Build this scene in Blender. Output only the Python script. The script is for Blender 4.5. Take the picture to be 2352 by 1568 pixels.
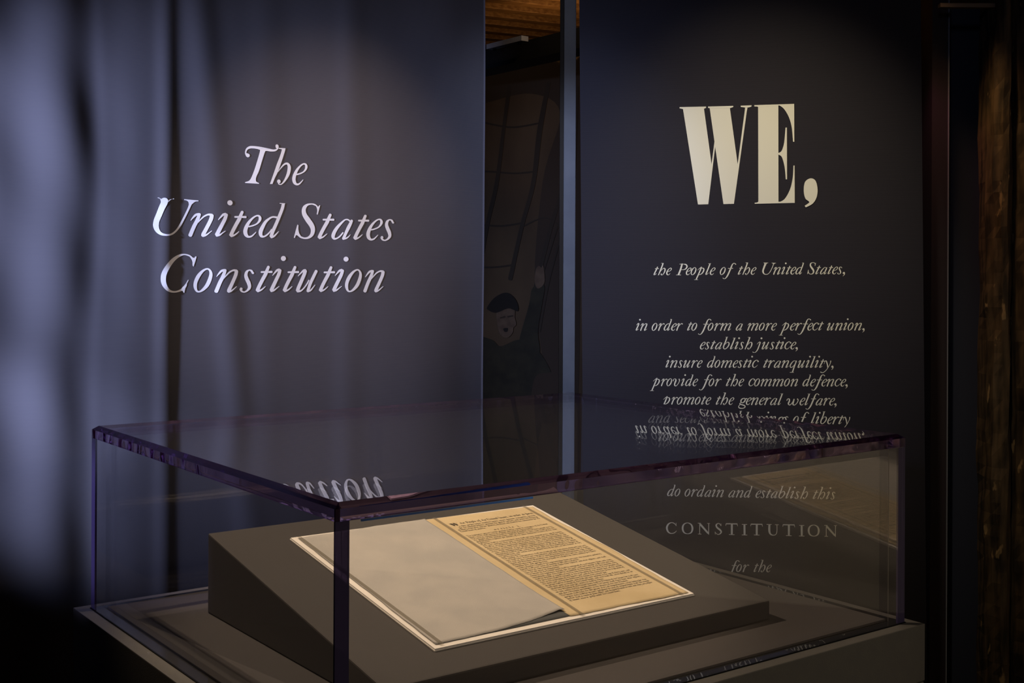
import bpy, bmesh, math, random
from mathutils import Vector, Matrix
C = bpy.context.scene.collection
for o in list(bpy.data.objects): bpy.data.objects.remove(o)
sc = bpy.context.scene
S = 0.3          # metres per survey unit
H = 1.55         # eye height
rnd = random.Random(7)
def V3(x, y, z): return Vector((x*S, y*S, H+z*S))

# ---------------------------------------------------------------- camera
cam_d = bpy.data.cameras.new('camera'); cam = bpy.data.objects.new('camera', cam_d); C.objects.link(cam)
sc.camera = cam
cam_d.sensor_width = 36; cam_d.lens = 36*2797.6/2352
cam_d.shift_y = -155.5/2352
cam_d.clip_start = 0.02; cam_d.clip_end = 60
ROLL = -0.0045
r_ = Vector((math.cos(ROLL), 0, -math.sin(ROLL))); u_ = Vector((math.sin(ROLL), 0, math.cos(ROLL))); b_ = Vector((0, -1, 0))
m = Matrix((r_, u_, b_)).transposed().to_4x4(); m.translation = Vector((0, 0, H)); cam.matrix_world = m
cam_d.dof.use_dof = False

# ---------------------------------------------------------------- world, exposure, lamps
w = bpy.data.worlds.new('world'); sc.world = w; w.use_nodes = True
w.node_tree.nodes['Background'].inputs[0].default_value = (0.5, 0.55, 0.8, 1)
w.node_tree.nodes['Background'].inputs[1].default_value = 0.004
sc.view_settings.view_transform = 'Standard'; sc.view_settings.look = 'None'
sc.view_settings.exposure = 0.0; sc.view_settings.gamma = 1.0; sc.view_settings.use_curve_mapping = False
cy = sc.cycles
cy.max_bounces = 14; cy.transmission_bounces = 12; cy.glossy_bounces = 8; cy.diffuse_bounces = 3; cy.transparent_max_bounces = 32
cy.use_denoising = True; cy.sample_clamp_indirect = 4.0
cy.caustics_reflective = True; cy.caustics_refractive = True

# case frame: s runs from the far left corner towards the viewer, t from left to right
YAW = 0.9322
A_ = Vector((math.cos(YAW), -math.sin(YAW), 0)); B_ = Vector((math.sin(YAW), math.cos(YAW), 0)); L_ = Vector((-2.7293, 7.9256, 0))
CA, CB = 3.303, 4.0428            # case plan
ZB, ZP = -2.1917, -2.1845         # cover foot, plinth top
CH, CV, LT, WT = 0.0337, 0.0242, 0.054, 0.07
def K(s, t, z):
    q = L_+A_*s+B_*t
    return V3(q.x, q.y, z)
# left banner frame and right banner frame
DL = Vector((0.89803, 0.43994, 0)); NL = Vector((0.43994, -0.89803, 0)); PL = Vector((-1.41431, 10.9, 0))
DR = Vector((0.99002, -0.14090, 0)); NR = Vector((-0.14090, -0.99002, 0)); PR = Vector((2.27635, 11.6, 0))

def spot(name, loc, target, power, color, angle, blend=1.0, size=0.03):
    d = bpy.data.lights.new(name, 'SPOT'); d.energy = power; d.color = color; d.spot_size = math.radians(angle); d.spot_blend = blend; d.shadow_soft_size = size
    o = bpy.data.objects.new(name, d); C.objects.link(o); o.location = loc
    o.rotation_euler = (target-loc).to_track_quat('-Z', 'Y').to_euler(); return o
WARM = (1.0, 0.76, 0.50)
doc_c = K(1.50, 1.90, -1.85)
spot('case_spot', K(-1.5, -0.8, 4.3), doc_c, 190, WARM, 36, 0.55, 0.015)
spot('case_spot', K(2.0, 5.5, 4.3), doc_c, 102, WARM, 34, 0.55, 0.015)
def onL(s, z, n=0): q = PL+DL*s+NL*n; return V3(q.x, q.y, z)
def onR(s, z, n=0): q = PR+DR*s+NR*n; return V3(q.x, q.y, z)
spot('title_spot', onL(-0.2, 4.4, 4.2), onL(-0.30, 0.35), 84, (1.0, 0.80, 0.68), 34, 1.0, 0.03)
spot('preamble_spot', onR(0.3, 4.4, 4.0), onR(0.05, 0.2), 86, (1.0, 0.84, 0.55), 48, 1.0, 0.03)
spot('cool_spot', onL(-7.0, 1.0, 1.6), onL(-2.75, 0.5), 430, (0.50, 0.59, 1.0), 50, 1.0, 0.05)
spot('cool_spot', onL(-7.0, 0.6, 1.7), onL(-3.0, -1.35), 420, (0.50, 0.59, 1.0), 21, 1.0, 0.05)
spot('cool_spot', onL(-7.0, 0.6, 2.6), K(0.0, 0.0, -1.6), 120, (0.60, 0.56, 1.0), 12, 0.7, 0.04)  # extra beam added to brighten the violet pane end at the left corner
spot('room_fill', V3(9.5, -1.0, 2.6), K(3.3, 2.0, -2.3), 60, (1.0, 0.86, 0.66), 30, 0.8, 0.1)  # unseen fill light, added to brighten the plinth and stand fronts
spot('cool_fill', V3(0.3, 2.0, 4.3), V3(0.5, 11.0, 1.9), 17, (0.66, 0.74, 1.0), 58, 0.7, 0.15)
spot('side_wall_spot', V3(9.0, 3.6, 4.6), V3(14.0, 3.8, -4.3), 260, (1.0, 0.82, 0.58), 80, 0.8, 0.1)
spot('post_spot', V3(0.1, 7.4, 4.4), V3(0.59, 12.6, 0.0), 60, (0.55, 0.66, 1.0), 34, 1.0, 0.03)
spot('mural_lamp', V3(0.9, 15.0, 4.4), V3(0.6, 21.5, 1.5), 5.5, (1.0, 0.66, 0.36), 90, 1.0, 0.05)
spot('rafter_lamp', V3(1.0, 21.0, 3.7), V3(0.3, 23.3, 5.2), 5, (1.0, 0.55, 0.2), 120, 1.0, 0.05)
spot('timber_lamp', V3(4.02, 11.75, 3.4), V3(4.75, 12.3, -0.8), 15, (1.0, 0.58, 0.22), 60, 1.0, 0.05)
spot('magenta_lamp', V3(3.9, 12.0, 2.6), V3(4.35, 12.6, 1.3), 2.0, (0.9, 0.1, 0.4), 50, 1.0, 0.03)

# ---------------------------------------------------------------- helpers
def tag(o, label=None, cat=None, group=None, kind=None):
    if label: o['label'] = label
    if cat: o['category'] = cat
    if group: o['group'] = group
    if kind: o['kind'] = kind
    return o
def empty(name, loc):
    o = bpy.data.objects.new(name, None); o.empty_display_size = .05; C.objects.link(o); o.location = loc; return o
def mesh_obj(name, verts, faces, mat, parent=None, smooth=False):
    me = bpy.data.meshes.new(name); me.from_pydata([tuple(v) for v in verts], [], faces); me.validate(); me.update()
    if mat: me.materials.append(mat)
    if smooth:
        for p in me.polygons: p.use_smooth = True
    o = bpy.data.objects.new(name, me); C.objects.link(o)
    if parent:
        o.parent = parent; o.matrix_parent_inverse = Matrix.Translation(-parent.location)
    return o
def hull(name, lo, hi, mat, parent=None, bevel=0.0):
    """prism: lower ring and upper ring of the same number of points"""
    n = len(lo); vs = list(lo)+list(hi)
    fs = [tuple(range(n-1, -1, -1)), tuple(range(n, 2*n))]+[(i, (i+1) % n, n+(i+1) % n, n+i) for i in range(n)]
    o = mesh_obj(name, vs, fs, mat, parent)
    bm = bmesh.new(); bm.from_mesh(o.data); bmesh.ops.recalc_face_normals(bm, faces=bm.faces)
    if bevel: bmesh.ops.bevel(bm, geom=list(bm.edges), offset=bevel, segments=2, affect='EDGES', profile=.6)
    bm.to_mesh(o.data); bm.free(); return o
def kbox(name, s0, s1, t0, t1, z0, z1, mat, parent=None, bevel=0.0):
    q = ((s0, t0), (s1, t0), (s1, t1), (s0, t1))
    return hull(name, [K(a, b, z0) for a, b in q], [K(a, b, z1) for a, b in q], mat, parent, bevel)
def vbox(name, x0, x1, y0, y1, z0, z1, mat, parent=None, bevel=0.0):
    q = ((x0, y0), (x1, y0), (x1, y1), (x0, y1))
    return hull(name, [Vector((a, b, z0)) for a, b in q], [Vector((a, b, z1)) for a, b in q], mat, parent, bevel)
class NT:
    def __init__(s, name):
        s.m = bpy.data.materials.new(name); s.m.use_nodes = True; s.t = s.m.node_tree; s.t.nodes.clear(); s.out = s.n('ShaderNodeOutputMaterial')
    def n(s, t, **k):
        x = s.t.nodes.new(t)
        for a, b in k.items(): setattr(x, a, b)
        return x
    def l(s, a, b): s.t.links.new(a, b)
def mat(name, col, rough=.6, col2=None, scale=20, bump=0, bscale=200, metallic=0, stretch=(1, 1, 1), spec=.5, detail=4):
    N = NT(name); p = N.n('ShaderNodeBsdfPrincipled'); p.inputs['Roughness'].default_value = rough; p.inputs['Metallic'].default_value = metallic
    p.inputs['Specular IOR Level'].default_value = spec
    p.inputs['Base Color'].default_value = (*col, 1); N.l(p.outputs[0], N.out.inputs[0])
    tc = N.n('ShaderNodeTexCoord'); mp = N.n('ShaderNodeMapping'); mp.inputs['Scale'].default_value = stretch; N.l(tc.outputs['Object'], mp.inputs[0])
    if col2:
        no = N.n('ShaderNodeTexNoise'); no.inputs['Scale'].default_value = scale; no.inputs['Detail'].default_value = detail; N.l(mp.outputs[0], no.inputs[0])
        cr = N.n('ShaderNodeValToRGB'); cr.color_ramp.elements[0].position = .35; cr.color_ramp.elements[1].position = .68
        cr.color_ramp.elements[0].color = (*col, 1); cr.color_ramp.elements[1].color = (*col2, 1)
        N.l(no.outputs[0], cr.inputs[0]); N.l(cr.outputs[0], p.inputs['Base Color'])
    if bump:
        nb = N.n('ShaderNodeTexNoise'); nb.inputs['Scale'].default_value = bscale; nb.inputs['Detail'].default_value = 3; N.l(mp.outputs[0], nb.inputs[0])
        bp = N.n('ShaderNodeBump'); bp.inputs['Strength'].default_value = bump; bp.inputs['Distance'].default_value = .002
        N.l(nb.outputs[0], bp.inputs['Height']); N.l(bp.outputs[0], p.inputs['Normal'])
    return N.m
def fabric(name, col, col2, weave=2200, bump=.04):
    N = NT(name); p = N.n('ShaderNodeBsdfPrincipled'); p.inputs['Roughness'].default_value = .85; p.inputs['Specular IOR Level'].default_value = .25
    tc = N.n('ShaderNodeTexCoord'); no = N.n('ShaderNodeTexNoise'); no.inputs['Scale'].default_value = 3; N.l(tc.outputs['Object'], no.inputs[0])
    mx = N.n('ShaderNodeMix', data_type='RGBA'); mx.inputs[6].default_value = (*col, 1); mx.inputs[7].default_value = (*col2, 1); N.l(no.outputs[0], mx.inputs[0])
    wv = N.n('ShaderNodeTexWave', wave_type='BANDS', bands_direction='Z'); wv.inputs['Scale'].default_value = weave/20; wv.inputs['Distortion'].default_value = 1.2; wv.inputs['Detail'].default_value = 2
    N.l(tc.outputs['Object'], wv.inputs[0])
    m2 = N.n('ShaderNodeMix', data_type='RGBA', blend_type='MULTIPLY'); m2.inputs[0].default_value = 1; N.l(mx.outputs[2], m2.inputs[6])
    mr = N.n('ShaderNodeMapRange'); mr.inputs[3].default_value = .96; mr.inputs[4].default_value = 1.03; N.l(wv.outputs[1], mr.inputs[0]); N.l(mr.outputs[0], m2.inputs[7])
    N.l(m2.outputs[2], p.inputs['Base Color'])
    bp = N.n('ShaderNodeBump'); bp.inputs['Strength'].default_value = bump; bp.inputs['Distance'].default_value = .0015; N.l(wv.outputs[1], bp.inputs['Height']); N.l(bp.outputs[0], p.inputs['Normal'])
    N.l(p.outputs[0], N.out.inputs[0]); return N.m
def clear_acrylic(name, tint=(.965, .965, .975)):
    """polished flat acrylic: light passes straight through, both faces reflect by Fresnel's law"""
    N = NT(name); tr = N.n('ShaderNodeBsdfTransparent'); tr.inputs[0].default_value = (*tint, 1)
    gl = N.n('ShaderNodeBsdfGlossy'); gl.inputs['Roughness'].default_value = 0.0; gl.inputs[0].default_value = (1, 1, 1, 1)
    geo = N.n('ShaderNodeNewGeometry'); mr = N.n('ShaderNodeMapRange'); mr.inputs[3].default_value = 1.49; mr.inputs[4].default_value = 1/1.49; N.l(geo.outputs['Backfacing'], mr.inputs[0])
    fr = N.n('ShaderNodeFresnel'); N.l(mr.outputs[0], fr.inputs[0])
    mx = N.n('ShaderNodeMixShader'); N.l(fr.outputs[0], mx.inputs[0]); N.l(tr.outputs[0], mx.inputs[1]); N.l(gl.outputs[0], mx.inputs[2]); N.l(mx.outputs[0], N.out.inputs[0])
    return N.m
def edge_acrylic(name, col, haze, amt, wob=0.0, wscale=25, stretch=(1, 1, 1), far=False):
    N = NT(name); g = N.n('ShaderNodeBsdfGlass'); g.inputs['IOR'].default_value = 1.49; g.inputs['Roughness'].default_value = 0; g.inputs[0].default_value = (*col, 1)
    d = N.n('ShaderNodeBsdfTranslucent'); d.inputs[0].default_value = (*haze, 1)
    mx = N.n('ShaderNodeMixShader'); mx.inputs[0].default_value = amt; N.l(g.outputs[0], mx.inputs[1]); N.l(d.outputs[0], mx.inputs[2]); N.l(mx.outputs[0], N.out.inputs[0])
    if wob:
        tc = N.n('ShaderNodeTexCoord'); mp = N.n('ShaderNodeMapping'); mp.inputs['Scale'].default_value = stretch; N.l(tc.outputs['Object'], mp.inputs[0])
        no = N.n('ShaderNodeTexNoise'); no.inputs['Scale'].default_value = wscale; no.inputs['Detail'].default_value = 1; N.l(mp.outputs[0], no.inputs[0])
        bp = N.n('ShaderNodeBump'); bp.inputs['Strength'].default_value = 1; bp.inputs['Distance'].default_value = wob; 
        if far:      # the flame-polished edge is smooth near the front corner and ripples towards the far ends
            q = N.n('ShaderNodeVectorMath', operation='DISTANCE'); N.l(tc.outputs['Object'], q.inputs[0]); q.inputs[1].default_value = K(CA, 0, -1.05)
            mr = N.n('ShaderNodeMapRange'); mr.inputs[1].default_value = .30; mr.inputs[2].default_value = .85; N.l(q.outputs['Value'], mr.inputs[0])
            mu = N.n('ShaderNodeMath', operation='MULTIPLY'); N.l(no.outputs[0], mu.inputs[0]); N.l(mr.outputs[0], mu.inputs[1]); N.l(mu.outputs[0], bp.inputs['Height'])
        else: N.l(no.outputs[0], bp.inputs['Height'])
        N.l(bp.outputs[0], g.inputs['Normal'])
    return N.m

M = dict(
 banner=fabric('banner_fabric', (.066, .060, .066), (.074, .068, .074)),
 navy=fabric('navy_print', (.0145, .0125, .0165), (.016, .014, .018), bump=.05),
 white_ink=mat('white_ink', (.72, .70, .69), .6), cream_ink=mat('cream_ink', (.60, .575, .45), .6),
 plinth=mat('plinth_paint', (.105, .100, .095), .55, (.115, .11, .10), 40, .15, 500),
 deck=mat('deck_cloth', (.044, .039, .041), .8, (.048, .042, .044), 300, .3, 1500),
 cradle=mat('cradle_cloth', (.044, .040, .041), .8, (.048, .043, .044), 300, .3, 1500),
 gasket=mat('black_gasket', (.005, .005, .006), .9, spec=.1),
 dark=mat('dark_void', (.01, .01, .011), .8), 
 mountboard=mat('mount_board', (.84, .80, .76), .7, (.88, .84, .80), 60, .1, 600),
 page=mat('aged_paper', (.60, .47, .27), .8, (.70, .56, .34), 9, .25, 260),
 grey_page=mat('grey_paper', (.42, .405, .39), .85, (.48, .455, .43), 14, .35, 420),
 dark_page=mat('dark_sheet', (.07, .075, .08), .8), ink=mat('print_ink', (.03, .02, .012), .8),
 steel=mat('painted_steel', (.30, .31, .36), .45, (.36, .37, .42), 12, .1, 80),
 black=mat('matt_black', (.008, .008, .01), .6), brown_edge=mat('brown_edge', (.05, .035, .025), .6),
 wood=mat('rafter_wood', (.22, .11, .04), .7, (.42, .24, .10), 14, .5, 60, stretch=(1, 6, 6)),
 timber=None, wallpaint=mat('wall_paint', (.035, .035, .038), .8), floor=mat('floor_boards', (.05, .035, .025), .5, (.08, .055, .035), 6, .2, 60),
 door_navy=mat('navy_panel_paint', (.02, .024, .045), .5), magenta=mat('dark_edge_paint', (.022, .017, .022), .35),
 clear=clear_acrylic('clear_acrylic'),
 edge=edge_acrylic('violet_edge', (.60, .50, .70), (.16, .10, .24), .12, .001, 12),
 edge2=edge_acrylic('violet_wavy_edge', (.84, .72, .88), (.16, .10, .24), .04, .016, 17, far=True),
 side_wall=mat('side_wall_paint', (.50, .46, .40), .8),
)
def strap_mat():
    N = NT('film_strap'); tr = N.n('ShaderNodeBsdfTransparent'); tr.inputs[0].default_value = (.76, .74, .70, 1)
    df = N.n('ShaderNodeBsdfDiffuse'); df.inputs[0].default_value = (.30, .285, .25, 1)
    mx = N.n('ShaderNodeMixShader'); mx.inputs[0].default_value = .3; N.l(tr.outputs[0], mx.inputs[1]); N.l(df.outputs[0], mx.inputs[2]); N.l(mx.outputs[0], N.out.inputs[0]); return N.m
M['strap'] = strap_mat()
def blue_mat():  # blue of light dispersed at the lid edge, put into a material colour
    N = NT('blue_dispersion'); tl = N.n('ShaderNodeBsdfTranslucent'); tl.inputs[0].default_value = (.12, .50, 1.0, 1); gl = N.n('ShaderNodeBsdfDiffuse'); gl.inputs[0].default_value = (.05, .35, 1.0, 1)
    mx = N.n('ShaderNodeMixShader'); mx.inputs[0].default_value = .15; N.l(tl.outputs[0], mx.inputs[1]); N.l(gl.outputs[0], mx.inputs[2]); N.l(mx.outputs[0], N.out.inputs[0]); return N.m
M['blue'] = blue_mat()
def end_mat():
    N = NT('violet_pane_end'); tr = N.n('ShaderNodeBsdfTransparent'); tr.inputs[0].default_value = (.34, .30, .50, 1)
    df = N.n('ShaderNodeBsdfDiffuse'); df.inputs[0].default_value = (.085, .070, .17, 1); gl = N.n('ShaderNodeBsdfGlossy'); gl.inputs['Roughness'].default_value = .02
    m1 = N.n('ShaderNodeMixShader'); m1.inputs[0].default_value = .6; N.l(tr.outputs[0], m1.inputs[1]); N.l(df.outputs[0], m1.inputs[2])
    fr = N.n('ShaderNodeFresnel'); fr.inputs[0].default_value = 1.3; m2 = N.n('ShaderNodeMixShader'); N.l(fr.outputs[0], m2.inputs[0]); N.l(m1.outputs[0], m2.inputs[1]); N.l(gl.outputs[0], m2.inputs[2]); N.l(m2.outputs[0], N.out.inputs[0]); return N.m
M['end'] = end_mat()
M['joint'] = mat('joint_line', (.13, .12, .11), .4)
def timber_mat():
    N = NT('old_timber'); p = N.n('ShaderNodeBsdfPrincipled'); p.inputs['Roughness'].default_value = .75
    tc = N.n('ShaderNodeTexCoord'); mp = N.n('ShaderNodeMapping'); mp.inputs['Scale'].default_value = (1, 1, .18); N.l(tc.outputs['Object'], mp.inputs[0])
    n1 = N.n('ShaderNodeTexNoise'); n1.inputs['Scale'].default_value = 38; n1.inputs['Detail'].default_value = 8; N.l(mp.outputs[0], n1.inputs[0])
    cr = N.n('ShaderNodeValToRGB'); e = cr.color_ramp.elements; e[0].position = .38; e[0].color = (.02, .013, .008, 1); e[1].position = .62; e[1].color = (.10, .065, .035, 1); N.l(n1.outputs[0], cr.inputs[0])
    mp2 = N.n('ShaderNodeMapping'); mp2.inputs['Scale'].default_value = (1, 1, .45); N.l(tc.outputs['Object'], mp2.inputs[0])
    n2 = N.n('ShaderNodeTexNoise'); n2.inputs['Scale'].default_value = 26; n2.inputs['Detail'].default_value = 3; N.l(mp2.outputs[0], n2.inputs[0])
    c2 = N.n('ShaderNodeValToRGB'); c2.color_ramp.elements[0].position = .66; c2.color_ramp.elements[1].position = .70; N.l(n2.outputs[0], c2.inputs[0])
    mx = N.n('ShaderNodeMix', data_type='RGBA'); N.l(c2.outputs[0], mx.inputs[0]); N.l(cr.outputs[0], mx.inputs[6]); mx.inputs[7].default_value = (.30, .20, .10, 1)
    N.l(mx.outputs[2], p.inputs['Base Color'])
    bp = N.n('ShaderNodeBump'); bp.inputs['Strength'].default_value = .8; bp.inputs['Distance'].default_value = .004; N.l(n1.outputs[0], bp.inputs['Height']); N.l(bp.outputs[0], p.inputs['Normal'])
    N.l(p.outputs[0], N.out.inputs[0]); return N.m
M['timber'] = timber_mat()

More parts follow.
